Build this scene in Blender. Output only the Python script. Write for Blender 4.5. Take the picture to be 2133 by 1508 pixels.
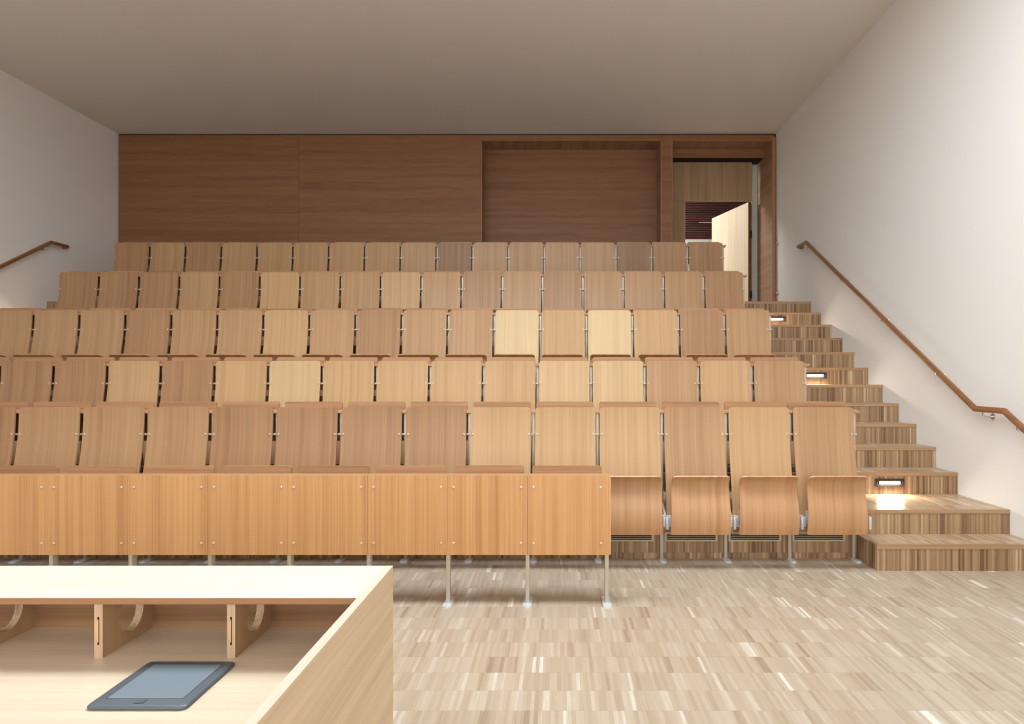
import bpy, bmesh, math, random
from mathutils import Vector, Matrix
for o in list(bpy.data.objects): bpy.data.objects.remove(o)
random.seed(7)
SC = bpy.context.scene
COL = SC.collection

# ---------------------------------------------------------------- camera
F = 1360.0            # focal length in pixels of the 2133x1508 frame
VX, VY = 1163.0, 780.0
H = 1.342             # eye height
cd = bpy.data.cameras.new('camera'); cam = bpy.data.objects.new('camera', cd); COL.objects.link(cam)
cam.location = (0, 0, H); cam.rotation_euler = (math.pi/2, 0, 0)
cd.sensor_width = 36; cd.sensor_fit = 'HORIZONTAL'; cd.lens = 36*F/2133
cd.shift_x = -(VX-1066.5)/2133; cd.shift_y = (VY-754)/2133
cd.clip_start = 0.05; cd.clip_end = 100
SC.camera = cam

# ---------------------------------------------------------------- view, world
SC.view_settings.view_transform = 'Standard'; SC.view_settings.look = 'None'
SC.view_settings.gamma = 1; SC.view_settings.use_curve_mapping = False
SC.view_settings.exposure = 0.0
SC.cycles.use_denoising = True
SC.cycles.max_bounces = 8; SC.cycles.diffuse_bounces = 5
SC.cycles.sample_clamp_indirect = 6
w = bpy.data.worlds.new('world'); SC.world = w; w.use_nodes = True
w.node_tree.nodes['Background'].inputs[0].default_value = (0.75, 0.85, 1.0, 1)
w.node_tree.nodes['Background'].inputs[1].default_value = 0.6

# ---------------------------------------------------------------- room sizes
XR, XL = 3.3, -6.673          # side walls
YB, YF = 9.885, -3.4          # panelled back wall, wall behind the camera
ZC = 4.99                     # ceiling
RISE = 0.1765
PITCH, ROWGAP = 0.4645, 0.939
RX = 2.178                    # where the seating meets the right stairs
LX = -5.84
SKY = (-3.1, 1.9, 2.45, 3.75)  # roof light opening x0,x1,y0,y1
SKY_L, WIN_L = 16.2, 3.9

def lin(r, g, b):
    f = lambda c: ((c/255+0.055)/1.055)**2.4 if c > 10 else c/255/12.92
    return (f(r), f(g), f(b), 1)

# ---------------------------------------------------------------- materials
class NT:
    def __init__(s, name):
        s.m = bpy.data.materials.new(name); s.m.use_nodes = True
        s.t = s.m.node_tree; s.b = s.t.nodes['Principled BSDF']
    def n(s, typ, **kw):
        d = s.t.nodes.new(typ)
        for k, v in kw.items(): setattr(d, k, v)
        return d
    def l(s, a, b): s.t.links.new(a, b)
    def math(s, op, a, b=None, c=None):
        d = s.n('ShaderNodeMath', operation=op)
        for i, v in enumerate((a, b, c)):
            if v is None: continue
            if isinstance(v, (int, float)): d.inputs[i].default_value = v
            else: s.l(v, d.inputs[i])
        return d.outputs[0]
    def ramp(s, fac, stops):
        d = s.n('ShaderNodeValToRGB'); e = d.color_ramp.elements
        while len(e) < len(stops): e.new(0.5)
        for x, (p, c) in zip(e, stops): x.position = p; x.color = c
        s.l(fac, d.inputs[0]); return d.outputs[0]
    def mix(s, fac, a, b, mode='MIX'):
        d = s.n('ShaderNodeMix', data_type='RGBA', blend_type=mode)
        if isinstance(fac, (int, float)): d.inputs[0].default_value = fac
        else: s.l(fac, d.inputs[0])
        for sock, v in ((d.inputs[6], a), (d.inputs[7], b)):
            if isinstance(v, tuple): sock.default_value = v
            else: s.l(v, sock)
        return d.outputs[2]

def plain(name, col, rough=0.5, metal=0.0, bump=0.0, bscale=200):
    k = NT(name)
    k.b.inputs['Base Color'].default_value = col
    k.b.inputs['Roughness'].default_value = rough
    k.b.inputs['Metallic'].default_value = metal
    nz = k.n('ShaderNodeTexNoise'); nz.inputs['Scale'].default_value = bscale
    tc = k.n('ShaderNodeTexCoord'); k.l(tc.outputs['Object'], nz.inputs['Vector'])
    c = k.ramp(nz.outputs[0], [(0.3, tuple(x*0.97 for x in col[:3])+(1,)), (0.7, tuple(min(1, x*1.03) for x in col[:3])+(1,))])
    k.l(c, k.b.inputs['Base Color'])
    if bump:
        bp = k.n('ShaderNodeBump'); bp.inputs['Strength'].default_value = bump; bp.inputs['Distance'].default_value = 0.002
        k.l(nz.outputs[0], bp.inputs['Height']); k.l(bp.outputs[0], k.b.inputs['Normal'])
    return k.m

def veneer(name, base, dark, grain='z', rough=0.42, fine=170, bands=22, world=False, strength=1.0, wav=0.006, flat=None):
    """wood veneer: fine lines and broader bands running along one axis"""
    k = NT(name)
    tc = k.n('ShaderNodeTexCoord'); oi = k.n('ShaderNodeObjectInfo')
    if world:
        src = k.n('ShaderNodeNewGeometry').outputs['Position']
    else:
        src = tc.outputs['Object']
    off = k.n('ShaderNodeCombineXYZ')
    rnd = k.math('MULTIPLY', oi.outputs['Random'], 37.0)
    for i in range(3): k.l(rnd, off.inputs[i])
    ad = k.n('ShaderNodeVectorMath', operation='ADD'); k.l(src, ad.inputs[0]); k.l(off.outputs[0], ad.inputs[1])
    # slight drift of the lines
    dr = k.n('ShaderNodeTexNoise'); dr.inputs['Scale'].default_value = 2.2; dr.inputs['Detail'].default_value = 1
    k.l(ad.outputs[0], dr.inputs['Vector'])
    sh = k.n('ShaderNodeVectorMath', operation='SCALE'); k.l(dr.outputs['Color'], sh.inputs[0]); sh.inputs['Scale'].default_value = wav
    ad2 = k.n('ShaderNodeVectorMath', operation='ADD'); k.l(ad.outputs[0], ad2.inputs[0]); k.l(sh.outputs[0], ad2.inputs[1])
    def lines(scale, along, detail):
        mp = k.n('ShaderNodeMapping'); k.l(ad2.outputs[0], mp.inputs[0])
        s = [scale]*3; s['xyz'.index(grain)] = along
        if flat: s['xyz'.index(flat)] = 1.5
        mp.inputs['Scale'].default_value = s
        nz = k.n('ShaderNodeTexNoise'); nz.inputs['Scale'].default_value = 1; nz.inputs['Detail'].default_value = detail
        k.l(mp.outputs[0], nz.inputs['Vector']); return nz.outputs[0]
    f1 = lines(fine, 0.9, 2.5); f2 = lines(bands, 0.25, 1.5); f3 = lines(fine*3.2, 12, 2)
    mid = tuple((a+b)/2 for a, b in zip(base, dark))
    c = k.ramp(f1, [(0.30, dark), (0.46, mid), (0.60, base), (0.9, base)])
    c2 = k.ramp(f2, [(0.3, dark), (0.55, base), (0.8, tuple(min(1, x*1.12) for x in base))])
    col = k.mix(0.5, c, c2)
    col = k.mix(1-strength, col, base) if strength < 1 else col
    c3 = k.ramp(f3, [(0.34, (0.84, 0.81, 0.78, 1)), (0.56, (1, 1, 1, 1))])
    col = k.mix(0.22, col, c3, 'MULTIPLY')
    k.l(col, k.b.inputs['Base Color'])
    k.b.inputs['Roughness'].default_value = rough
    k.b.inputs['Specular IOR Level'].default_value = 0.4
    bp = k.n('ShaderNodeBump'); bp.inputs['Strength'].default_value = 0.08; bp.inputs['Distance'].default_value = 0.001
    k.l(f1, bp.inputs['Height']); k.l(bp.outputs[0], k.b.inputs['Normal'])
    return k.m

def strips(name, ua, va, uw, vl, stops, rough=0.4, voff=0.0, group=5):
    """industrial parquet: narrow lamellae uw wide, vl long, ua across / va along (world axes)"""
    k = NT(name)
    pos = k.n('ShaderNodeNewGeometry').outputs['Position']
    sp = k.n('ShaderNodeSeparateXYZ'); k.l(pos, sp.inputs[0])
    U, V = sp.outputs['xyz'.index(ua)], sp.outputs['xyz'.index(va)]
    v = k.math('DIVIDE', k.math('ADD', V, voff), vl)
    vi = k.math('FLOOR', v)
    wn = k.n('ShaderNodeTexWhiteNoise', noise_dimensions='1D'); k.l(vi, wn.inputs['W'])
    u = k.math('ADD', k.math('DIVIDE', U, uw), k.math('MULTIPLY', wn.outputs[0], 11.3))
    ui = k.math('FLOOR', u)
    def cell(a, b, seed):
        cb = k.n('ShaderNodeCombineXYZ'); k.l(a, cb.inputs[0]); k.l(b, cb.inputs[1]); cb.inputs[2].default_value = seed
        x = k.n('ShaderNodeTexWhiteNoise', noise_dimensions='3D'); k.l(cb.outputs[0], x.inputs['Vector']); return x.outputs[0]
    r1 = cell(ui, vi, 1.5)
    gi = k.math('FLOOR', k.math('DIVIDE', u, float(group)))
    r2 = cell(gi, vi, 7.5)
    gi3 = k.math('FLOOR', k.math('DIVIDE', k.math('ADD', u, 1.3), 2.0))
    r3 = cell(gi3, vi, 4.5)
    t = k.math('ADD', k.math('MULTIPLY', r1, 0.50), k.math('ADD', k.math('MULTIPLY', r2, 0.24), k.math('MULTIPLY', r3, 0.26)))
    # streaks inside a lamella
    mp = k.n('ShaderNodeMapping'); k.l(pos, mp.inputs[0]); s = [300]*3; s['xyz'.index(va)] = 9; mp.inputs['Scale'].default_value = s
    nz = k.n('ShaderNodeTexNoise'); nz.inputs['Scale'].default_value = 1; nz.inputs['Detail'].default_value = 2; k.l(mp.outputs[0], nz.inputs['Vector'])
    t = k.math('ADD', t, k.math('MULTIPLY', k.math('SUBTRACT', nz.outputs[0], 0.5), 0.28))
    col = k.ramp(t, stops)
    # hairline joints
    fu = k.math('FRACT', u); fv = k.math('FRACT', v)
    ju = k.math('LESS_THAN', fu, 0.035); jv = k.math('LESS_THAN', fv, 0.0012/vl)
    j = k.math('MAXIMUM', k.math('MULTIPLY', ju, 0.22), k.math('MULTIPLY', jv, 0.45))
    col = k.mix(j, col, tuple(x*0.35 for x in stops[0][1][:3])+(1,))
    k.l(col, k.b.inputs['Base Color'])
    k.b.inputs['Roughness'].default_value = rough
    k.b.inputs['Specular IOR Level'].default_value = 0.45
    return k.m

def emit(name, col, s):
    k = NT(name)
    k.b.inputs['Base Color'].default_value = (0.9, 0.9, 0.9, 1)
    k.b.inputs['Emission Color'].default_value = col
    k.b.inputs['Emission Strength'].default_value = s
    return k.m

M = {}
M['plaster'] = plain('white_plaster', lin(236, 233, 231), 0.9, 0, 0.35, 420)
M['ceiling'] = plain('ceiling_plaster', lin(230, 226, 220), 0.9, 0, 0.2, 300)
FL = [(0.05, lin(148, 129, 108)), (0.24, lin(168, 150, 130)), (0.50, lin(177, 161, 142)), (0.74, lin(185, 171, 153)), (0.86, lin(200, 189, 174)), (0.97, lin(228, 222, 212))]
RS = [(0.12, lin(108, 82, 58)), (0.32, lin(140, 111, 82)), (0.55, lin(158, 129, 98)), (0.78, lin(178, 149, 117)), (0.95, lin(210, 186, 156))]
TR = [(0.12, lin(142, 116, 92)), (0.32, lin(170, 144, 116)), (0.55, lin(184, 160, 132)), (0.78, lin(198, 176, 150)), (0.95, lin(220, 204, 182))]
M['parquet'] = strips('parquet_floor', 'x', 'y', 0.0165, 0.166, FL, 0.33, 0.05)
M['tread'] = strips('parquet_tread', 'x', 'y', 0.0165, 0.33, TR, 0.34, 0.02)
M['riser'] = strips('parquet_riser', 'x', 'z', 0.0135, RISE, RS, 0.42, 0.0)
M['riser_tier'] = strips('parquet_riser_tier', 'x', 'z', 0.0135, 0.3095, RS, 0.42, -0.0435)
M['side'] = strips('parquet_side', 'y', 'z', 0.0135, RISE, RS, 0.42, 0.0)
M['nosing'] = veneer('nosing_oak', lin(180, 146, 112), lin(150, 118, 86), 'x', 0.4, 140, 20)
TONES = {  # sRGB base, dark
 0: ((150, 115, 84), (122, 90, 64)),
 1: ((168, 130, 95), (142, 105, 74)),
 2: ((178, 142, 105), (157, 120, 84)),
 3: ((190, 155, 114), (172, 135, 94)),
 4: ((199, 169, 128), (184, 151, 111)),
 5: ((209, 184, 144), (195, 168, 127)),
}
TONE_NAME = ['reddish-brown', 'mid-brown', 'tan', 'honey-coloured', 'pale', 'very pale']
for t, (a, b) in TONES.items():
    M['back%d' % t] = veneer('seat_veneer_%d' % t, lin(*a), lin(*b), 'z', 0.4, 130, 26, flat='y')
M['shell'] = veneer('seat_shell_veneer', lin(190, 147, 107), lin(164, 121, 83), 'z', 0.4, 130, 22, flat='y')
M['tablet_wood'] = veneer('tablet_veneer', lin(172, 132, 97), lin(138, 100, 68), 'x', 0.4, 160, 24)
M['ledge'] = veneer('ledge_veneer', lin(190, 150, 114), lin(160, 120, 86), 'x', 0.4, 160, 24)
M['panel_wood'] = veneer('desk_front_veneer', lin(208, 160, 110), lin(178, 126, 78), 'z', 0.4, 130, 18, flat='y')
M['wall_wood'] = veneer('wall_veneer', lin(148, 104, 72), lin(120, 80, 52), 'x', 0.5, 105, 13, wav=0.05)
M['wall_wood_y'] = veneer('wall_veneer_reveal_lit', lin(168, 134, 104), lin(136, 104, 78), 'y', 0.5, 105, 13, wav=0.05)  # lighter copy of the wall veneer, light falling on the reveals put into it
M['lipping'] = veneer('wall_lipping', lin(170, 124, 84), lin(150, 104, 68), 'z', 0.5, 120, 18)
M['transom'] = veneer('transom_veneer', lin(176, 146, 112), lin(140, 112, 82), 'z', 0.5, 60, 12)
M['door_wood'] = veneer('door_veneer', lin(228, 216, 192), lin(208, 192, 164), 'z', 0.45, 60, 10)
M['door_edge'] = plain('door_edge_brown', lin(120, 74, 44), 0.6)
M['desk_x'] = veneer('desk_veneer_long', lin(216, 200, 178), lin(196, 178, 154), 'x', 0.36, 110, 14, strength=0.8)
M['desk_in'] = veneer('desk_inner_veneer_shaded', lin(158, 120, 86), lin(130, 96, 66), 'x', 0.45, 90, 14)  # same desk oak darkened, shade under the raised top put into the colour
M['desk_y'] = veneer('desk_veneer_side', lin(214, 190, 158), lin(190, 164, 132), 'y', 0.4, 110, 16)
M['desk_top'] = veneer('desk_top_veneer_lit', lin(222, 214, 202), lin(210, 200, 186), 'x', 0.36, 110, 14, strength=0.8)  # desk oak whitened, strong light on the top board put into the colour
M['desk_ty'] = veneer('desk_veneer_edge_lit', lin(220, 208, 192), lin(204, 190, 170), 'y', 0.36, 110, 14)  # overexposed copy of the side veneer for the panel's upward face
M['ply'] = veneer('divider_ply_face', lin(186, 154, 120), lin(170, 138, 104), 'z', 0.55, 60, 8, strength=0.7)
M['ply_edge'] = veneer('divider_ply_edge', lin(210, 184, 156), lin(150, 122, 94), 'z', 0.55, 420, 60)
M['biscuit'] = plain('biscuit_beech', lin(214, 172, 124), 0.6)
M['rail'] = veneer('handrail_oak', lin(148, 102, 64), lin(118, 76, 44), 'y', 0.35, 90, 20)
M['steel'] = plain('grey_painted_steel', lin(196, 190, 178), 0.42, 0.35)
M['leg'] = plain('beige_painted_steel', lin(196, 188, 172), 0.4, 0.25)
M['alu'] = plain('cast_aluminium', lin(212, 216, 222), 0.35, 0.25)
M['chrome'] = plain('polished_steel', lin(220, 220, 222), 0.18, 1.0)
M['bolt'] = plain('bolt_zinc', lin(206, 202, 196), 0.32, 0.6)
M['black'] = plain('black_metal', lin(44, 40, 40), 0.5, 0.2)
M['gap'] = plain('shadow_gap_black', lin(20, 19, 20), 0.9)
M['hole'] = plain('dark_slot', lin(40, 26, 20), 0.9)
M['vent'] = plain('vent_frame_bronze', lin(196, 180, 156), 0.5, 0.1)
M['vent_dark'] = plain('vent_dark', lin(34, 26, 20), 0.8)
M['slat'] = plain('dark_red_slat', lin(72, 34, 32), 0.6)
M['slat_gap'] = plain('dark_red_board', lin(24, 12, 14), 0.8)
M['jamb'] = plain('pale_green_jamb', lin(190, 198, 190), 0.5)
M['device'] = plain('tablet_shell_grey', lin(86, 96, 106), 0.38, 0.1)
M['device_pad'] = plain('tablet_surface', lin(112, 126, 138), 0.5)
M['device_line'] = plain('tablet_groove', lin(20, 22, 26), 0.5)
M['sky_glass'] = emit('rooflight_diffuser', (0.86, 0.95, 1.0, 1), SKY_L)
M['win_glass'] = emit('window_daylight', (1.0, 0.975, 0.94, 1), WIN_L)
M['lamp'] = emit('step_lamp_glow', (1.0, 0.86, 0.66, 1), 16)
M['tube'] = emit('corridor_lamp_glow', (1, 0.97, 0.92, 1), 40)
M['spot_glow'] = emit('downlight_glow', (1.0, 0.86, 0.62, 1), 20)

# ---------------------------------------------------------------- mesh helpers
def box(bm, x0, x1, y0, y1, z0, z1, bev=0.0):
    vs = [bm.verts.new(p) for p in ((x0,y0,z0),(x1,y0,z0),(x1,y1,z0),(x0,y1,z0),(x0,y0,z1),(x1,y0,z1),(x1,y1,z1),(x0,y1,z1))]
    fs = [bm.faces.new([vs[i] for i in f]) for f in ((3,2,1,0),(4,5,6,7),(0,1,5,4),(1,2,6,5),(2,3,7,6),(3,0,4,7))]
    if bev:
        es = {e for f in fs for e in f.edges}
        bmesh.ops.bevel(bm, geom=list(es), offset=bev, segments=2, affect='EDGES', profile=0.5)
    return fs

def cyl(bm, c, r, depth, axis='y', seg=16, r2=None):
    rot = {'z': Matrix(), 'y': Matrix.Rotation(math.pi/2, 4, 'X'), 'x': Matrix.Rotation(math.pi/2, 4, 'Y')}[axis]
    bmesh.ops.create_cone(bm, cap_ends=True, segments=seg, radius1=r, radius2=r if r2 is None else r2, depth=depth, matrix=Matrix.Translation(c) @ rot)

def new():
    return bmesh.new()

def mesh(name, bm, mats, smooth=0):
    me = bpy.data.meshes.new(name)
    bmesh.ops.recalc_face_normals(bm, faces=bm.faces[:])
    bm.to_mesh(me); bm.free()
    for m in (mats if isinstance(mats, (list, tuple)) else [mats]): me.materials.append(M[m] if isinstance(m, str) else m)
    if smooth:
        for p in me.polygons: p.use_smooth = True
        me.set_sharp_from_angle(angle=math.radians(smooth))
    return me

def obj(name, me, parent=None, loc=(0,0,0)):
    o = bpy.data.objects.new(name, me); COL.objects.link(o); o.location = loc
    if parent: o.parent = parent
    return o

def build(name, bm, mats, parent=None, smooth=0, loc=(0,0,0)):
    return obj(name, mesh(name, bm, mats, smooth), parent, loc)

def bx(name, x0, x1, y0, y1, z0, z1, mat, parent=None, bev=0.0):
    bm = new(); box(bm, x0, x1, y0, y1, z0, z1, bev); return build(name, bm, mat, parent)

def tag(o, label=None, cat=None, group=None, kind=None):
    if label: o['label'] = label
    if cat: o['category'] = cat
    if group: o['group'] = group
    if kind: o['kind'] = kind
    return o

def empty(name, loc=(0,0,0)):
    o = bpy.data.objects.new(name, None); COL.objects.link(o); o.location = loc; o.empty_display_size = 0.1
    return o

def struct(name, bm, mats, label, cat):
    return tag(build(name, bm, mats), label, cat, kind='structure')

def copy_tree(o, parent=None):
    c = o.copy(); COL.objects.link(c)
    if parent: c.parent = parent
    for ch in list(o.children): copy_tree(ch, c)
    return c

def smooth_profile(pts, n=5):
    out = []
    P = [Vector((*p, 0)) for p in pts]
    P = [P[0]*2-P[1]] + P + [P[-1]*2-P[-2]]
    for i in range(1, len(P)-2):
        for k in range(n):
            t = k/n; a, b, c, d = P[i-1:i+3]
            q = 0.5*((2*b)+(-a+c)*t+(2*a-5*b+4*c-d)*t*t+(-a+3*b-3*c+d)*t**3)
            out.append((q.x, q.y))
    out.append(pts[-1]); return out

def sheet(profile, widths, th, r_top=0.03, r_bot=0.03, cols=10):
    """bent plywood: profile [(y,z)] from top to bottom, widths (top, bottom), thickness towards +y"""
    bm = new()
    L = [0.0]
    for a, b in zip(profile, profile[1:]): L.append(L[-1]+math.dist(a, b))
    T = L[-1]
    # sample along the length, dense in the rounded corners
    ss = sorted(set([round(r_top*(1-math.cos(math.pi/2*k/7)), 5) for k in range(8)] + [round(T-r_bot*(1-math.cos(math.pi/2*k/7)), 5) for k in range(8)] +
                    [l for l in L if r_top < l < T-r_bot]))
    def at(s):
        for i in range(len(L)-1):
            if s <= L[i+1]+1e-9:
                t = (s-L[i])/max(1e-9, L[i+1]-L[i]); a, b = profile[i], profile[i+1]
                return (a[0]+(b[0]-a[0])*t, a[1]+(b[1]-a[1])*t)
        return profile[-1]
    rows = []
    for s in ss:
        y, z = at(s); e = 0.004
        p, q = at(max(0, s-e)), at(min(T, s+e)); d = Vector((q[0]-p[0], q[1]-p[1])).normalized()
        n = Vector((-d.y, d.x))
        if n.x < 0: n = -n
        hw = (widths[0]+(widths[1]-widths[0])*s/T)/2
        if s < r_top: hw -= r_top-math.sqrt(max(0, r_top**2-(r_top-s)**2))
        if T-s < r_bot: hw -= r_bot-math.sqrt(max(0, r_bot**2-(r_bot-(T-s))**2))
        xs = [-hw+2*hw*i/cols for i in range(cols+1)]
        rows.append(([bm.verts.new((x, y, z)) for x in xs], [bm.verts.new((x, y+n.x*th, z+n.y*th)) for x in xs]))
    for (a, b), (c, d) in zip(rows, rows[1:]):
        for i in range(cols):
            bm.faces.new((a[i], c[i], c[i+1], a[i+1])); bm.faces.new((b[i], b[i+1], d[i+1], d[i]))
        bm.faces.new((a[0], b[0], d[0], c[0])); bm.faces.new((a[-1], c[-1], d[-1], b[-1]))
    for a, b in (rows[0], rows[-1]):
        for i in range(cols): bm.faces.new((a[i], a[i+1], b[i+1], b[i]))
    return bm

def sweep(pts, r, seg=16):
    """mitred round bar through pts"""
    bm = new(); P = [Vector(p) for p in pts]; rings = []
    d0 = (P[1]-P[0]).normalized(); u = d0.orthogonal().normalized(); v = d0.cross(u)
    ring = [P[0]+(u*math.cos(2*math.pi*k/seg)+v*math.sin(2*math.pi*k/seg))*r for k in range(seg)]
    rings.append(ring)
    for i in range(1, len(P)):
        d = (P[i]-P[i-1]).normalized()
        nrm = d if i == len(P)-1 else (d+(P[i+1]-P[i]).normalized()).normalized()
        ring = [q+d*((P[i]-q).dot(nrm)/d.dot(nrm)) for q in ring]; rings.append(ring)
    R = [[bm.verts.new(q) for q in rg] for rg in rings]
    for a, b in zip(R, R[1:]):
        for k in range(seg): bm.faces.new((a[k], a[(k+1) % seg], b[(k+1) % seg], b[k]))
    bm.faces.new(R[0]); bm.faces.new(R[-1])
    return bm

# ================================================================ STRUCTURE
bm = new(); box(bm, XL-0.2, XR+0.2, YF-0.2, 4.76, -0.2, 0)
struct('floor', bm, 'parquet', 'pale oak strip parquet floor in front of the seating', 'floor')
WT = 5.6
bm = new(); box(bm, XR, XR+0.25, YF-0.25, YB+0.8, -0.2, WT)
wr = struct('wall_right', bm, 'plaster', 'white rough plaster wall beside the right stairs', 'wall')
bm = new(); box(bm, XL-0.25, XL, YF-0.25, YB+0.06, -0.2, WT)
wl = struct('wall_left', bm, 'plaster', 'shaded white plaster wall on the left', 'wall')
# wall behind the camera with a wide window
WX0, WX1, WZ0, WZ1 = -4.4, 3.0, 0.9, 3.9
bm = new()
box(bm, XL, XR, YF-0.25, YF, -0.2, WZ0); box(bm, XL, XR, YF-0.25, YF, WZ1, WT)
box(bm, XL, WX0, YF-0.25, YF, WZ0, WZ1); box(bm, WX1, XR, YF-0.25, YF, WZ0, WZ1)
struct('wall_front', bm, 'plaster', 'white plaster wall behind the camera', 'wall')
win = tag(empty('window_1', ((WX0+WX1)/2, YF, WZ0)), 'wide window in the wall behind the camera', 'window', kind='structure')
def child(name, bm, mats, parent, smooth=0):
    o = build(name, bm, mats, parent, smooth); o.matrix_parent_inverse = Matrix.Translation(-parent.location); return o
bm = new(); box(bm, WX0, WX1, YF-0.2, YF-0.17, WZ0, WZ1); child('window_pane', bm, 'win_glass', win)
bm = new()
for x in [WX0+(WX1-WX0)*i/4 for i in range(5)]: box(bm, x-0.035, x+0.035, YF-0.16, YF-0.08, WZ0, WZ1)
for z in (WZ0, WZ1): box(bm, WX0, WX1, YF-0.16, YF-0.08, z-0.035, z+0.035)
child('window_frame', bm, 'ceiling', win)
# ceiling with the roof light opening
sx0, sx1, sy0, sy1 = SKY
bm = new()
box(bm, XL, XR, YF, sy0, ZC, ZC+0.3); box(bm, XL, XR, sy1, YB+0.06, ZC, ZC+0.3)
box(bm, XL, sx0, sy0, sy1, ZC, ZC+0.3); box(bm, sx1, XR, sy0, sy1, ZC, ZC+0.3)
struct('ceiling', bm, 'ceiling', 'smooth grey-beige ceiling over the lecture hall', 'ceiling')
win2 = tag(empty('window_2', ((sx0+sx1)/2, (sy0+sy1)/2, ZC)), 'long roof light in the ceiling above the front of the hall', 'window', kind='structure')
bm = new(); box(bm, sx0, sx1, sy0, sy1, ZC+0.06, ZC+0.1); child('window_pane', bm, 'sky_glass', win2)
bm = new()
box(bm, sx0, sx1, sy0, sy0+0.03, ZC-0.01, ZC+0.06); box(bm, sx0, sx1, sy1-0.03, sy1, ZC-0.01, ZC+0.06)
child('window_frame', bm, 'ceiling', win2)

# ---------------------------------------------------------------- back wall
PZ = 13*RISE      # top platform level
TOP = 4.966       # top of the panelling, black gap above
wb = tag(empty('wall_back', (0, YB, PZ)), 'brown oak panelled wall behind the top row', 'wall', kind='structure')
def wp(name, x0, x1, y0, y1, z0, z1, mat, bev=0.0):
    bm = new(); box(bm, x0, x1, y0, y1, z0, z1, bev); return child(name, bm, mat, wb)
def X(px, D=YB): return (px-VX)*D/F
def Z(py, D=YB): return H-(py-VY)*D/F
xa, xb, xc = X(247.5), X(622.5), X(1002.5)
nx0, nx1 = X(1003), X(1377)
px0 = X(1401); px1 = X(1608)
NB = 10.30
wp('shadow_gap', XL, XR, YB+0.03, YB+0.05, ZC-0.10, ZC, 'gap')
wp('shadow_gap', XL, xa+0.01, YB+0.03, YB+0.05, PZ, ZC, 'gap')
wp('shadow_gap', XR-0.03, XR, YB+0.03, YB+0.05, PZ, ZC, 'gap')
wp('wall_panel', xa, xb-0.0015, YB, YB+0.03, PZ, TOP, 'wall_wood')
wp('wall_panel', xb+0.0015, xc-0.004, YB, YB+0.03, PZ, TOP, 'wall_wood')
NT_, NTB = Z(292.5), Z(292.5)
wp('niche_head', nx0-0.004, nx1, YB, YB+0.03, NT_, TOP, 'wall_wood')
wp('niche_back', nx0-0.01, nx1+0.01, NB, NB+0.03, PZ, NT_+0.02, 'wall_wood')
wp('niche_side', nx0-0.02, nx0, YB+0.001, NB, PZ, NT_, 'wall_wood_y')
wp('niche_side', nx1, nx1+0.02, YB+0.031, NB, PZ, NT_, 'wall_wood_y')
wp('niche_soffit', nx0, nx1, YB+0.031, NB, NT_, NT_+0.02, 'wall_wood_y')
wp('niche_lipping', nx0-0.004, nx0+0.006, YB-0.004, YB+0.03, PZ, NT_+0.006, 'lipping')
wp('niche_lipping', nx1-0.006, nx1+0.006, YB-0.004, YB+0.03, PZ, NT_+0.006, 'lipping')
wp('niche_lipping', nx0, nx1, YB-0.004, YB+0.03, NT_-0.004, NT_+0.008, 'lipping')
wp('wall_panel', nx1+0.008, px0-0.012, YB, YB+0.03, PZ, TOP, 'wall_wood')
# door portal
wp('portal_lipping', px0-0.012, px0, YB-0.004, YB+0.7, PZ, NT_+0.006, 'lipping')
wp('portal_head', px0-0.012, XR-0.03, YB, YB+0.03, NT_, TOP, 'wall_wood')
wp('portal_lipping', px0, px1, YB-0.004, YB+0.03, NT_-0.004, NT_+0.008, 'lipping')
D1, D2 = 10.27, 10.50
zl = Z(328, D1)
wp('portal_soffit', px0, px1+0.02, YB+0.031, D1, NT_, NT_+0.02, 'wall_wood_y')
wp('portal_lintel', px0, px1+0.02, D1, D1+0.03, zl, NT_+0.02, 'wall_wood')
wp('portal_soffit', px0, px1+0.02, D1+0.03, D2+0.4, zl, zl+0.02, 'gap')  # black colour stands in for the shade on this soffit
wp('portal_reveal', px1, px1+0.03, YB+0.001, 10.70, PZ, NT_, 'wall_wood_y')
wp('portal_lipping', px1, px1+0.05, YB-0.012, YB, PZ, NT_+0.05, 'lipping')
tx1 = X(1566, D2); zt = Z(418.5, D2)
wp('transom_panel', px0-0.02, tx1, D2, D2+0.04, zt, zl, 'transom')
wp('side_panel', px0-0.02, X(1427.5, D2), D2, D2+0.04, PZ, zt-0.008, 'transom')
wp('portal_lining', px0-0.03, px0-0.012, YB+0.03, D2+0.04, PZ, NT_, 'wall_wood_y')
jx0 = X(1566, 10.62)
wp('door_jamb', jx0, px1+0.03, 10.62, 10.7, PZ, zl, 'jamb')
wp('door_jamb', tx1-0.03, tx1+0.005, D2+0.041, 10.7, PZ, zt, 'jamb')

# open door leaf
hx, hy = X(1564, D2+0.05), D2+0.05
fx, fy = 2.784, 11.65
door = tag(empty('door_1', (hx, hy, PZ)), 'pale oak door standing open at the top of the right stairs', 'door', kind='structure')
door.rotation_euler = (0, 0, math.atan2(fy-hy, fx-hx))
Ld = math.hypot(fx-hx, fy-hy)
bm = new(); box(bm, 0.0, Ld, 0.006, 0.05, 0.006, zt-PZ-0.012); build('door_leaf', bm, 'door_wood', door)
bm = new(); box(bm, -0.012, 0.0, -0.0, 0.05, 0.006, zt-PZ-0.01); build('door_edge', bm, 'door_edge', door)
for z in (0.34, 1.31):
    bm = new(); cyl(bm, (-0.016, -0.004, z), 0.008, 0.13, 'z'); box(bm, -0.016, -0.010, -0.004, 0.03, z-0.05, z+0.05)
    build('hinge', bm, 'black', door, 40)
bm = new(); cyl(bm, (Ld-0.07, 0.075, 1.0), 0.009, 0.06, 'y'); box(bm, Ld-0.20, Ld-0.06, 0.095, 0.113, 0.99, 1.01, 0.004); build('door_handle', bm, 'steel', door, 40)

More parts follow.
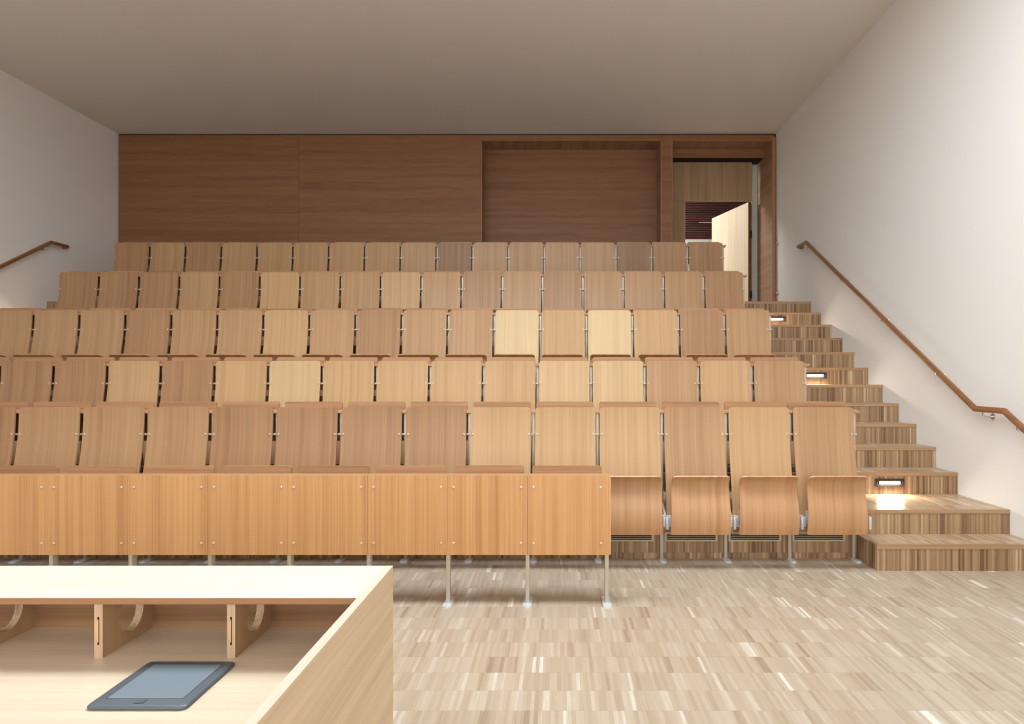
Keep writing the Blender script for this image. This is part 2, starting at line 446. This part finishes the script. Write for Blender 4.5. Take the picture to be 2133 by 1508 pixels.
# corridor behind the door
CX0, CX1, CY1, CZ = 0.4, 4.3, 12.6, 5.0
bm = new(); box(bm, CX0-0.1, CX0, D2+0.04, CY1+0.1, PZ-0.05, CZ); struct('wall_corridor_left', bm, 'plaster', 'white corridor wall left of the open door', 'wall')
bm = new(); box(bm, CX1, CX1+0.1, 10.7, CY1+0.1, PZ-0.05, CZ); box(bm, XR+0.001, CX1, 10.7, 10.8, PZ-0.05, CZ)
struct('wall_corridor_right', bm, 'plaster', 'white corridor wall right of the open door', 'wall')
bm = new(); box(bm, CX0, px0-0.02, D2+0.04, D2+0.14, PZ, CZ); box(bm, CX0, CX1, D2+0.06, D2+0.16, zl+0.021, CZ)
struct('wall_corridor_front', bm, 'plaster', 'white corridor wall above and beside the door opening', 'wall')
bm = new(); box(bm, CX0, CX1, D2+0.06, CY1+0.1, CZ+0.001, CZ+0.1); struct('ceiling_corridor', bm, 'plaster', 'white ceiling of the corridor behind the open door', 'ceiling')
bm = new(); box(bm, CX0, CX1, YB+0.021, CY1+0.1, PZ-0.06, PZ-0.0005); struct('floor_corridor', bm, 'tread', 'oak floor of the doorway and corridor behind the open door', 'floor')
zs = Z(498, 12.5)
scr = tag(empty('slatted_screen', (0, 12.5, zs)), 'dark red horizontally slatted screen seen through the open door', 'screen')
bm = new(); box(bm, CX0+0.01, CX1-0.01, 12.54, 12.58, zs, CZ-0.01); child('backing_board', bm, 'slat_gap', scr)
bm = new()
z = zs
while z < CZ-0.03: box(bm, CX0+0.01, CX1-0.01, 12.51, 12.54, z, z+0.028); z += 0.043
child('slats', bm, 'slat', scr)
bm = new(); box(bm, CX0, CX1, 12.5, 12.58, PZ, zs-0.004)
struct('wall_parapet', bm, 'jamb', 'pale low wall under the dark slatted screen in the corridor', 'wall')
lt = tag(empty('thin_bar', (X(1474, 12.4), 12.42, Z(461.5, 12.4))), 'thin white horizontal bar on the dark slatted screen behind the door', 'lamp')
bm = new(); box(bm, X(1458, 12.4), X(1520, 12.4), 12.47, 12.5, Z(462.4, 12.4), Z(460.8, 12.4)); child('fitting_body', bm, 'steel', lt)  # plain steel bar, gives off no light
# corridor lamp (above the door head, out of sight)
cl = tag(empty('corridor_lamp', (1.5, 11.5, CZ-0.03)), 'ceiling lamp in the corridor behind the open door', 'lamp')
bm = new(); box(bm, 1.0, 1.6, 11.2, 12.0, CZ-0.05, CZ-0.012); child('diffuser', bm, 'tube', cl)
bm = new(); box(bm, 0.97, 1.63, 11.17, 12.03, CZ-0.012, CZ); child('fitting_body', bm, 'steel', cl)

# ================================================================ TIERS AND STAIRS
def tier_y(k): return 4.76+ROWGAP*(k-2)          # front riser of row k's floor (k=2..5), 6 = platform
FLOOR = {1: 0.0, 2: 2*RISE, 3: 5*RISE, 4: 8*RISE, 5: 11*RISE, 6: PZ}
ROWN = {1: 'front', 2: 'second', 3: 'third', 4: 'fourth', 5: 'top'}
def paint(bm, fs):
    for f in fs:
        n = f.normal
        f.normal_update()
        n = f.normal
        f.material_index = 0 if abs(n.z) > 0.5 else (1 if abs(n.y) > 0.5 else 2)
for k in range(2, 6):
    bm = new(); fs = box(bm, LX+0.001, RX-0.001, tier_y(k), tier_y(k+1)-0.006, -0.05, FLOOR[k]); paint(bm, fs)
    o = build('seating_tier', bm, ['tread', 'riser_tier', 'side'])
    tag(o, 'oak strip clad tier that carries the %s row of seats' % ROWN[k], 'tier', 'stepped tiers under the seat rows')
    e = bx('nosing', LX+0.001, RX-0.001, tier_y(k)-0.0012, tier_y(k)+0.03, FLOOR[k]-0.028, FLOOR[k]+0.002, 'nosing', o)
bm = new(); fs = box(bm, XL+0.0015, XR-0.0015, tier_y(6), YB+0.02, -0.05, PZ); paint(bm, fs)
o = build('top_platform', bm, ['tread', 'riser', 'side']); tag(o, 'oak strip clad landing at the top of the hall in front of the door', 'platform')
bx('nosing', XL+0.0015, XR-0.0015, tier_y(6)-0.0012, tier_y(6)+0.03, PZ-0.028, PZ+0.002, 'nosing', o)
NOSE = {1: 4.46, 2: 4.77}
for n in range(3, 13): NOSE[n] = 5.392+0.3125*(n-3)
NOSE[13] = tier_y(6)-0.006
for side, (a, b) in (('right', (RX, XR-0.0015)), ('left', (XL+0.0015, LX))):
    st = tag(empty('staircase', ((a+b)/2, NOSE[1], 0)), 'oak strip clad staircase climbing along the %s wall beside the seats' % side, 'staircase')
    for n in range(1, 13):
        bm = new(); fs = box(bm, a, b, NOSE[n], NOSE[n+1], 0 if n < 3 else (n-2.5)*RISE, n*RISE); paint(bm, fs)
        s = child('step', bm, ['tread', 'riser', 'side'], st)
        bm = new(); box(bm, a-(0.002 if n == 1 and side == 'right' else 0), b, NOSE[n]-0.004, NOSE[n]+0.03, n*RISE-0.026, n*RISE+0.002)
        e = build('nosing', bm, 'nosing', s)

# step lamps
def step_lamp(xc, n, label):
    y = NOSE[n]-0.0012; zc = (n-0.5)*RISE+0.008
    r = tag(empty('step_lamp', (xc, y, zc)), label, 'lamp', 'recessed step lamps in the stair risers')
    w2, h2 = 0.121, 0.033
    bm = new()
    box(bm, -w2, w2, -0.008, 0, 0.014, h2); box(bm, -w2, w2, -0.008, 0, -h2, -0.014)
    box(bm, -w2, -0.086, -0.008, 0, -0.014, 0.014); box(bm, 0.086, w2, -0.008, 0, -0.014, 0.014)
    build('face_plate', bm, 'black', r)
    bm = new(); box(bm, -0.086, 0.086, -0.004, -0.001, -0.010, 0.010); build('light_strip', bm, 'lamp', r)
    bm = new()
    for i in range(12): x = -0.08+i*0.0145; box(bm, x-0.001, x+0.001, -0.007, -0.004, -0.013, 0.013)
    build('louvre', bm, 'black', r)
    for sx in (-1, 1):
        bm = new(); cyl(bm, (sx*0.103, -0.009, 0), 0.004, 0.003, 'y'); build('screw', bm, 'chrome', r, 40)
    ld = bpy.data.lights.new('step_lamp_light', 'AREA'); ld.shape = 'RECTANGLE'; ld.size = 0.17; ld.size_y = 0.022
    ld.energy = 4.2; ld.color = (1.0, 0.84, 0.62); lo = bpy.data.objects.new('step_lamp_light', ld); COL.objects.link(lo)
    lo.location = (0, -0.012, 0); lo.rotation_euler = (math.radians(-38), 0, 0); lo.parent = r
for n, w_ in ((3, 'lowest'), (8, 'middle'), (12, 'highest')):
    step_lamp(2.734, n, 'black framed glowing lamp in a riser of the right stairs, %s of the three' % w_)
    step_lamp(-6.25, n, 'glowing lamp in a riser of the left stairs, %s of the three there' % w_)

# air grilles in the risers behind the front seats
def grille(xc, k, label):
    y = tier_y(k+1)-0.0012; z0 = FLOOR[k]+0.128
    r = tag(empty('air_grille', (xc, y, z0)), label, 'vent', 'air grilles in the riser behind the %s row' % ROWN[k])
    w2, h = 0.192, 0.066
    bm = new()
    box(bm, -w2, w2, -0.008, 0, h-0.011, h); box(bm, -w2, w2, -0.008, 0, 0, 0.011)
    box(bm, -w2, -w2+0.014, -0.008, 0, 0.011, h-0.011); box(bm, w2-0.014, w2, -0.008, 0, 0.011, h-0.011)
    build('grille_frame', bm, 'vent', r)
    bm = new(); box(bm, -w2+0.012, w2-0.012, -0.002, -0.0005, 0.008, h-0.008); build('grille_recess', bm, 'vent_dark', r)
    for i in range(3):
        z = 0.0185+i*0.0125; bm = new(); box(bm, -w2+0.012, w2-0.012, -0.006, -0.002, z, z+0.0042); build('louvre', bm, 'vent', r)
ORD = ['first', 'second', 'third', 'fourth', 'fifth', 'sixth', 'seventh', 'eighth', 'ninth', 'tenth', 'eleventh', 'twelfth', 'thirteenth', 'fourteenth', 'fifteenth', 'sixteenth', 'seventeenth']
for k in (1, 2):
    for i in range(17):
        grille(1.895-i*PITCH, k, 'bronze louvred air grille low behind the %s row, %s from the right stairs' % (ROWN[k], ORD[i]))

# ================================================================ SEATS
# local frame: x = 0 at the seat centre, y = true depth minus row offset, z above the row's floor
BACK = [(4.700, 1.105), (4.700, 1.04), (4.697, 0.98), (4.692, 0.92), (4.680, 0.83), (4.664, 0.74), (4.645, 0.65), (4.622, 0.55), (4.600, 0.45), (4.590, 0.37), (4.588, 0.33)]
SEAT = [(4.408, 0.648), (4.416, 0.641), (4.434, 0.628), (4.452, 0.606), (4.461, 0.576), (4.458, 0.536), (4.444, 0.480), (4.431, 0.420), (4.426, 0.360), (4.430, 0.300), (4.442, 0.250)]
me_back = mesh('backrest', sheet(smooth_profile(BACK, 3), (0.434, 0.434), 0.012, 0.026, 0.03), 'back2', 40)
me_shell = mesh('seat_shell', sheet(smooth_profile(SEAT, 3), (0.390, 0.408), 0.012, 0.030, 0.012, 12), 'shell', 40)
me_tab = mesh('writing_tablet', sheet([(4.826, 1.140), (4.826, 1.0), (4.826, 0.85)], (0.423, 0.423), 0.016, 0.018, 0.018), 'tablet_wood', 40)
bm = new(); cyl(bm, (0, -0.002, 0), 0.0075, 0.004, 'y', 14); bmesh.ops.create_uvsphere(bm, u_segments=12, v_segments=6, radius=0.0065, matrix=Matrix.Translation((0, -0.004, 0)) @ Matrix.Diagonal((1, 0.5, 1, 1)))
me_bolt = mesh('bolt', bm, 'bolt', 50)
def leg_mesh(y0, y1, ztop, wid=0.0115):
    bm = new(); box(bm, -wid, wid, y0, y1, 0.006, ztop, 0.003); return mesh('leg', bm, 'leg', 40)
def foot_mesh(y0, y1):
    bm = new(); n = 10; r = 0.026; pts = []
    for k in range(n+1):
        a = math.pi*k/n; pts.append((r*math.cos(a), y0+r-r*math.sin(a)))
    pts += [(-r, y1), (r, y1)]
    vb = [bm.verts.new((x, y, 0.0)) for x, y in pts]; vt = [bm.verts.new((x*0.94, y+0.001, 0.008)) for x, y in pts]
    bm.faces.new(vb); bm.faces.new(vt)
    for i in range(len(pts)): j = (i+1) % len(pts); bm.faces.new((vb[i], vb[j], vt[j], vt[i]))
    cyl(bm, (0, y0+0.026, 0.0095), 0.008, 0.004, 'z', 12)
    return mesh('foot_plate', bm, 'alu', 40)
me_leg = leg_mesh(4.730, 4.758, 1.058)
me_foot = foot_mesh(4.632, 4.757)
# hinge bracket: x=0 at the leg
bm = new()
box(bm, -0.024, 0.012, 4.52, 4.60, 0.283, 0.355, 0.003)
box(bm, -0.008, 0.010, 4.485, 4.53, 0.275, 0.362, 0.003)
vs = [(-0.008, 4.60, 0.36), (0.008, 4.60, 0.36), (0.008, 4.715, 0.42), (-0.008, 4.715, 0.42), (-0.008, 4.60, 0.29), (0.008, 4.60, 0.29), (0.008, 4.715, 0.33), (-0.008, 4.715, 0.33)]
vv = [bm.verts.new(v) for v in vs]
for f in ((0,1,2,3), (7,6,5,4), (0,4,5,1), (1,5,6,2), (2,6,7,3), (3,7,4,0)): bm.faces.new([vv[i] for i in f])
me_brk = mesh('hinge_bracket', bm, 'alu', 40)
bm = new(); box(bm, -0.022, 0.004, 4.525, 4.60, 0.285, 0.353, 0.003); box(bm, 0.000, 0.005, 4.45, 4.53, 0.31, 0.40, 0.002); cyl(bm, (-0.002, 4.48, 0.38), 0.006, 0.004, 'x', 12); me_tabp = mesh('hinge_plate', bm, 'alu', 40)
bm = new(); box(bm, -0.028, 0.0115, 4.7065, 4.728, 0.903, 0.917, 0.002); me_clip = mesh('back_clip', bm, 'steel', 40)

SX0 = 1.908      # centre of the seat nearest the right stairs
LEGX = 2.143
def assemble_seat():
    r = empty('folding_seat')
    b = obj('backrest', me_back, r)
    for sx in (-1, 1):
        obj('bolt', me_bolt, b, (sx*0.201, 4.6915, 0.911))
    obj('seat_shell', me_shell, r, (-0.010, 0, 0))
    lg = obj('leg', me_leg, r, (LEGX-SX0, 0, 0))
    obj('foot_plate', me_foot, lg)
    br = obj('hinge_bracket', me_brk, r, (LEGX-SX0, 0, 0))
    obj('hinge_plate', me_tabp, br, (-0.4645+0.035, 0, 0))
    obj('back_clip', me_clip, r, (LEGX-SX0, 0, 0))
    obj('writing_tablet', me_tab, r, (-0.001, 0, 0))
    return r
proto = assemble_seat()
TONE = {  # per-seat brightness: veneer tone with the light on each seat mixed in
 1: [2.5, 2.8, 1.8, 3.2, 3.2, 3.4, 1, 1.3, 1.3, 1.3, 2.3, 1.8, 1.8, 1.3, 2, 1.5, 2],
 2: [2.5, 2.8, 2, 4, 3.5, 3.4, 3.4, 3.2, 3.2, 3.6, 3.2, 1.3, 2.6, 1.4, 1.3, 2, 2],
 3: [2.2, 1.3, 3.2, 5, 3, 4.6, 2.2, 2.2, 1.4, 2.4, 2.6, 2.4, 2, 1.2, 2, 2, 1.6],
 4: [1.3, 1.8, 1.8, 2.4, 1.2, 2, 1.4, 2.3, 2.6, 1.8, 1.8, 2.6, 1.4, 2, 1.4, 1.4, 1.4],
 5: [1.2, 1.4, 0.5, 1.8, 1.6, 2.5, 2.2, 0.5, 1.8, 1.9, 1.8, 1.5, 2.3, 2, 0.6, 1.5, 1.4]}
first = True
for k in range(1, 6):
    for i in range(17):
        if first: s = proto; first = False
        else: s = copy_tree(proto)
        s.location = (SX0-i*PITCH, (k-1)*ROWGAP, FLOOR[k]+0.0012)
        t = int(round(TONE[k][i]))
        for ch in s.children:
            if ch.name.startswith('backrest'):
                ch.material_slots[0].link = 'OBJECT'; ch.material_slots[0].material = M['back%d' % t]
        if i == 16:
            lg = obj('leg', me_leg, s, (LEGX-SX0-PITCH, 0, 0)); obj('foot_plate', me_foot, lg)
        tag(s, '%s oak folding seat in the %s row, %s from the right stairs' % (TONE_NAME[t], ROWN[k], ORD[i]),
            'seat', 'folding seats in the %s row' % ROWN[k])
    x0, x1 = LEGX-17*PITCH-0.035, LEGX+0.035
    lb = bx('desk_ledge', x0, x1, 4.716+(k-1)*ROWGAP, 4.818+(k-1)*ROWGAP, FLOOR[k]+1.060, FLOOR[k]+1.083, 'ledge', None, 0.003)
    tag(lb, 'long narrow oak ledge running behind the backrests of the %s row' % ROWN[k], 'ledge', 'ledges behind the seat rows')

# ---------------------------------------------------------------- desk front before the first row
PX1 = 0.306; PY = 3.796
pl = tag(empty('front_desk', (0.284, PY, 0)), 'long orange oak panelled desk on grey legs before the front row', 'desk')
lx = [0.284-PITCH*k for k in range(14)]
zb, zt_ = 0.293, 0.756
for k in range(13):
    a = lx[k+1]+0.0006; b = (PX1 if k == 0 else lx[k]-0.0006)
    bm = new()
    th = 0.018
    if k == 0:   # rounded outer corners
        r = 0.022; pts = [(a, zb)]
        pts += [(b-0.008+0.008*math.sin(t), zb+0.008-0.008*math.cos(t)) for t in [math.pi/2*i/5 for i in range(6)]]
        pts += [(b-r+r*math.cos(t), zt_-r+r*math.sin(t)) for t in [math.pi/2*i/6 for i in range(7)]] + [(a, zt_)]
        v0 = [bm.verts.new((x, PY, z)) for x, z in pts]; v1 = [bm.verts.new((x, PY+th, z)) for x, z in pts]
        bm.faces.new(v0); bm.faces.new(v1)
        for i in range(len(pts)): j = (i+1) % len(pts); bm.faces.new((v0[i], v0[j], v1[j], v1[i]))
    else:
        box(bm, a, b, PY, PY+th, zb, zt_)
    p = child('front_panel', bm, 'panel_wood', pl)
    for x in (lx[k+1]+0.036, lx[k]-0.036):
        for z in (0.686, 0.361):
            q = obj('bolt', me_bolt, p, (x, PY-0.0005, z))
    t = obj('writing_tablet', mesh('writing_tablet', sheet([(3.900, 0.797), (3.900, 0.70), (3.900, 0.52)], (0.415, 0.415), 0.016, 0.018, 0.018), 'tablet_wood', 40) if k == 0 else me_ft, pl)
    if k == 0: me_ft = t.data
    t.matrix_parent_inverse = Matrix.Translation(-pl.location)
    t.location = ((lx[k]+lx[k+1])/2+0.001, 0, 0)
me_pleg = leg_mesh(3.816, 3.862, 0.732, 0.0115)
me_pfoot = foot_mesh(3.744, 3.93)
for x in lx:
    lg = obj('leg', me_pleg, pl); lg.matrix_parent_inverse = Matrix.Translation(-pl.location); lg.location = (x, 0, 0)
    obj('foot_plate', me_pfoot, lg)
bm = new(); box(bm, lx[-1]-0.02, PX1-0.004, 3.815, 3.892, 0.732, 0.752, 0.002); child('ledge', bm, 'ledge', pl)

# ================================================================ LECTURER'S DESK
DZ = 0.75; T = 0.018; SZ = 0.573
yf = (H-DZ)*F/398; yn = (H-DZ)*F/465
xo = (819-VX)*yf/F; xi = xo+(-0.0227)
DLX = -2.6; YD = 0.78
dk = tag(empty('lectern_desk', (xo, yf, 0)), 'pale oak speaker desk with pigeonholes under its raised top, in the foreground', 'desk')
def dp(name, x0, x1, y0, y1, z0, z1, mat, bev=0.001):
    bm = new(); box(bm, x0, x1, y0, y1, z0, z1, bev); return child(name, bm, mat, dk)
sp_ = dp('side_panel', xi, xo, YD, yf, 0.0, DZ, ['desk_y', 'desk_ty'])
for f in sp_.data.polygons:
    if f.normal.z > 0.7: f.material_index = 1
dp('side_panel', DLX, DLX+0.023, YD, yf, 0.0, DZ, 'desk_y')
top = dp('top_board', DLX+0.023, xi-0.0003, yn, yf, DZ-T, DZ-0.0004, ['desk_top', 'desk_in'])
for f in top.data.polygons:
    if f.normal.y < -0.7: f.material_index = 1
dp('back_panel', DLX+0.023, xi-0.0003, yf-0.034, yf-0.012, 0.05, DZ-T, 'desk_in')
dp('work_surface', DLX+0.023, xi-0.0003, YD+0.02, yf-0.034, SZ-0.022, SZ, 'desk_x')
yv = (H-SZ)*F/591
def divider(xr):
    """upright plywood divider whose right face is at xr, round cable hole through it"""
    th = 0.0225; y0, y1, z0, z1 = yv, yf-0.034, SZ, DZ-T
    cy, cz, r = 1.890, SZ+0.081, 0.054
    bm = new(); n = 48; faces = []
    def ring(x):
        c = [bm.verts.new((x, cy+r*math.cos(2*math.pi*i/n), cz+r*math.sin(2*math.pi*i/n))) for i in range(n)]
        o = []
        for i in range(n):
            a = 2*math.pi*i/n; dx, dz = math.cos(a), math.sin(a)
            s = min(((y1-cy)/dx if dx > 1e-6 else 1e9), ((y0-cy)/dx if dx < -1e-6 else 1e9), ((z1-cz)/dz if dz > 1e-6 else 1e9), ((z0-cz)/dz if dz < -1e-6 else 1e9))
            o.append(bm.verts.new((x, cy+s*dx, cz+s*dz)))
        # push the four samples nearest to each corner onto it
        for yc, zc in ((y0, z0), (y0, z1), (y1, z0), (y1, z1)):
            v = min(o, key=lambda v: (v.co.y-yc)**2+(v.co.z-zc)**2); v.co.y, v.co.z = yc, zc
        return c, o
    c0, o0 = ring(xr-th); c1, o1 = ring(xr)
    for i in range(n):
        j = (i+1) % n
        for c, o in ((c0, o0), (c1, o1)): bm.faces.new((c[i], c[j], o[j], o[i])).material_index = 0
        bm.faces.new((c0[i], c0[j], c1[j], c1[i])).material_index = 1
        bm.faces.new((o0[i], o0[j], o1[j], o1[i])).material_index = 1
    d = child('divider', bm, ['ply', 'ply_edge'], dk)
    xc = xr-th*0.5
    bm = new(); box(bm, xc-0.0024, xc+0.0022, y0-0.0006, y0+0.002, SZ+0.036, SZ+0.112)
    build('biscuit_slot', bm, 'hole', d)
    bm = new(); pts = []
    for i in range(13):
        a = math.pi*i/12; pts.append((xc+0.0008-0.0085*math.sin(a), SZ+0.074-0.031*math.cos(a)))
    v0 = [bm.verts.new((x, y0-0.0016, z)) for x, z in pts]; v1 = [bm.verts.new((x, y0+0.001, z)) for x, z in pts]
    bm.faces.new(v0); bm.faces.new(v1)
    for i in range(len(pts)): j = (i+1) % len(pts); bm.faces.new((v0[i], v0[j], v1[j], v1[i]))
    build('wood_biscuit', bm, 'biscuit', d)
xd = (490-VX)*yv/F
for i in range(5): divider(xd-0.3595*i)

# drawing tablet lying on the work surface
gx0, gx1, gy0, gy1 = -1.084, -0.852, 1.492, 1.731
gt = tag(empty('graphics_tablet', ((gx0+gx1)/2, (gy0+gy1)/2, SZ+0.0006)), 'dark grey pen tablet with rounded corners lying on the speaker desk', 'tablet')
def rrect(x0, x1, y0, y1, r, n=6):
    out = []
    for cx, cy, a0 in ((x1-r, y0+r, -90), (x1-r, y1-r, 0), (x0+r, y1-r, 90), (x0+r, y0+r, 180)):
        for i in range(n+1): a = math.radians(a0+90*i/n); out.append((cx+r*math.cos(a), cy+r*math.sin(a)))
    return out
def slab(name, rings, mat, parent):
    bm = new(); R = [[bm.verts.new((x, y, z)) for x, y in pts] for pts, z in rings]
    bm.faces.new(R[0]); bm.faces.new(R[-1])
    for a, b in zip(R, R[1:]):
        for i in range(len(a)): j = (i+1) % len(a); bm.faces.new((a[i], a[j], b[j], b[i]))
    return build(name, bm, mat, parent, 50)
hw, hd = (gx1-gx0)/2, (gy1-gy0)/2
slab('tablet_body', [(rrect(-hw+0.004, hw-0.004, -hd+0.004, hd-0.004, 0.012), 0.0), (rrect(-hw, hw, -hd, hd, 0.014), 0.003), (rrect(-hw, hw, -hd, hd, 0.014), 0.006),
     (rrect(-hw+0.002, hw-0.002, -hd+0.002, hd-0.002, 0.013), 0.0085), (rrect(-hw+0.006, hw-0.006, -hd+0.006, hd-0.006, 0.011), 0.0098)], 'device', gt)
sx, sy0_, sy1_ = 0.090, -hd+0.035, hd-0.022
slab('groove', [(rrect(-sx, sx, sy0_, sy1_, 0.003), 0.0095), (rrect(-sx, sx, sy0_, sy1_, 0.003), 0.0100)], 'device_line', gt)
slab('drawing_surface', [(rrect(-sx+0.0013, sx-0.0013, sy0_+0.0016, sy1_-0.0016, 0.003), 0.0095), (rrect(-sx+0.0013, sx-0.0013, sy0_+0.0016, sy1_-0.0016, 0.003), 0.0103)], 'device_pad', gt)
slab('button', [(rrect(-0.012, 0.010, -hd+0.013, -hd+0.031, 0.002), 0.0095), (rrect(-0.012, 0.010, -hd+0.013, -hd+0.031, 0.002), 0.0101)], 'device_line', gt)
slab('button', [(rrect(-0.012, 0.0085, -hd+0.0145, -hd+0.031, 0.002), 0.0095), (rrect(-0.012, 0.0085, -hd+0.0145, -hd+0.031, 0.002), 0.0105)], 'device', gt)

# ================================================================ HANDRAILS
def handrail(side):
    s = 1 if side == 'right' else -1
    xw = XR if s > 0 else XL
    x = xw-s*0.08
    r = tag(empty('handrail', (x, 4.714, 1.0)), 'round brown wooden handrail on steel brackets along the %s wall' % side, 'handrail')
    top = 3.06
    path = [(xw-s*0.004, 8.80, top-0.004), (xw-s*0.05, 8.80, top-0.002), (x, 8.765, top)] + [(x, 8.487, top), (x, 5.045, 1.078), (x, 4.714, 1.078), (x, 3.95, 0.64)]
    bm = sweep(path, 0.0225); child('rail', bm, 'rail', r, 40)
    def zr(y):
        for a, b in zip(path[2:], path[3:]):
            if b[1] <= y <= a[1]: t = (y-b[1])/(a[1]-b[1]); return b[2]+(a[2]-b[2])*t
    for y in (8.43, 7.435, 6.517, 5.565, 4.95, 4.58):
        z = zr(y)
        bm = new()
        cyl(bm, (xw-s*0.004, y, z-0.055), 0.024, 0.008, 'x', 20)
        child_b = sweep([(xw-s*0.006, y, z-0.055), (xw-s*0.055, y, z-0.055), (x, y, z-0.045), (x, y, z-0.018)], 0.0065, 10)
        tmp = bpy.data.meshes.new('t'); child_b.to_mesh(tmp); child_b.free(); bm.from_mesh(tmp); bpy.data.meshes.remove(tmp)
        child('rail_bracket', bm, 'chrome', r, 40)
handrail('right'); handrail('left')

# small steel catches on the right wall next to the portal
for z, w_ in ((Z(507, 9.80), 'upper'), (Z(611, 9.80), 'lower')):
    c = tag(empty('door_catch', (XR, 9.80, z)), 'small steel catch on the right wall beside the portal, %s of two' % w_, 'catch', 'steel catches beside the portal')
    bm = new(); cyl(bm, (-0.004, 0, 0), 0.028, 0.008, 'x', 20); build('rose', bm, 'chrome', c, 40)
    bm = new(); cyl(bm, (-0.022, 0, 0.008), 0.012, 0.03, 'x', 16); build('stud', bm, 'chrome', c, 40)

# ceiling downlight that makes the warm pool on the middle rows (just in front of the visible ceiling)
dl = tag(empty('ceiling_spotlight', (0.9, 4.6, ZC)), 'round white ceiling spotlight aimed at the middle rows', 'lamp')
bm = new(); cyl(bm, (0, 0, -0.035), 0.06, 0.07, 'z', 24); build('fitting_body', bm, 'steel', dl, 40)
bm = new(); cyl(bm, (0, 0, -0.072), 0.045, 0.004, 'z', 24); build('lamp_lens', bm, 'spot_glow', dl, 40)
sd = bpy.data.lights.new('spot_light', 'SPOT'); sd.energy = 45; sd.color = (1.0, 0.84, 0.6); sd.spot_size = math.radians(40); sd.spot_blend = 1.0; sd.shadow_soft_size = 0.05
so = bpy.data.objects.new('spot_light', sd); COL.objects.link(so); so.location = (0.9, 4.6, ZC-0.09)
so.rotation_euler = (Vector((0.55, 6.2, 1.6))-Vector(so.location)).to_track_quat('-Z', 'Y').to_euler()
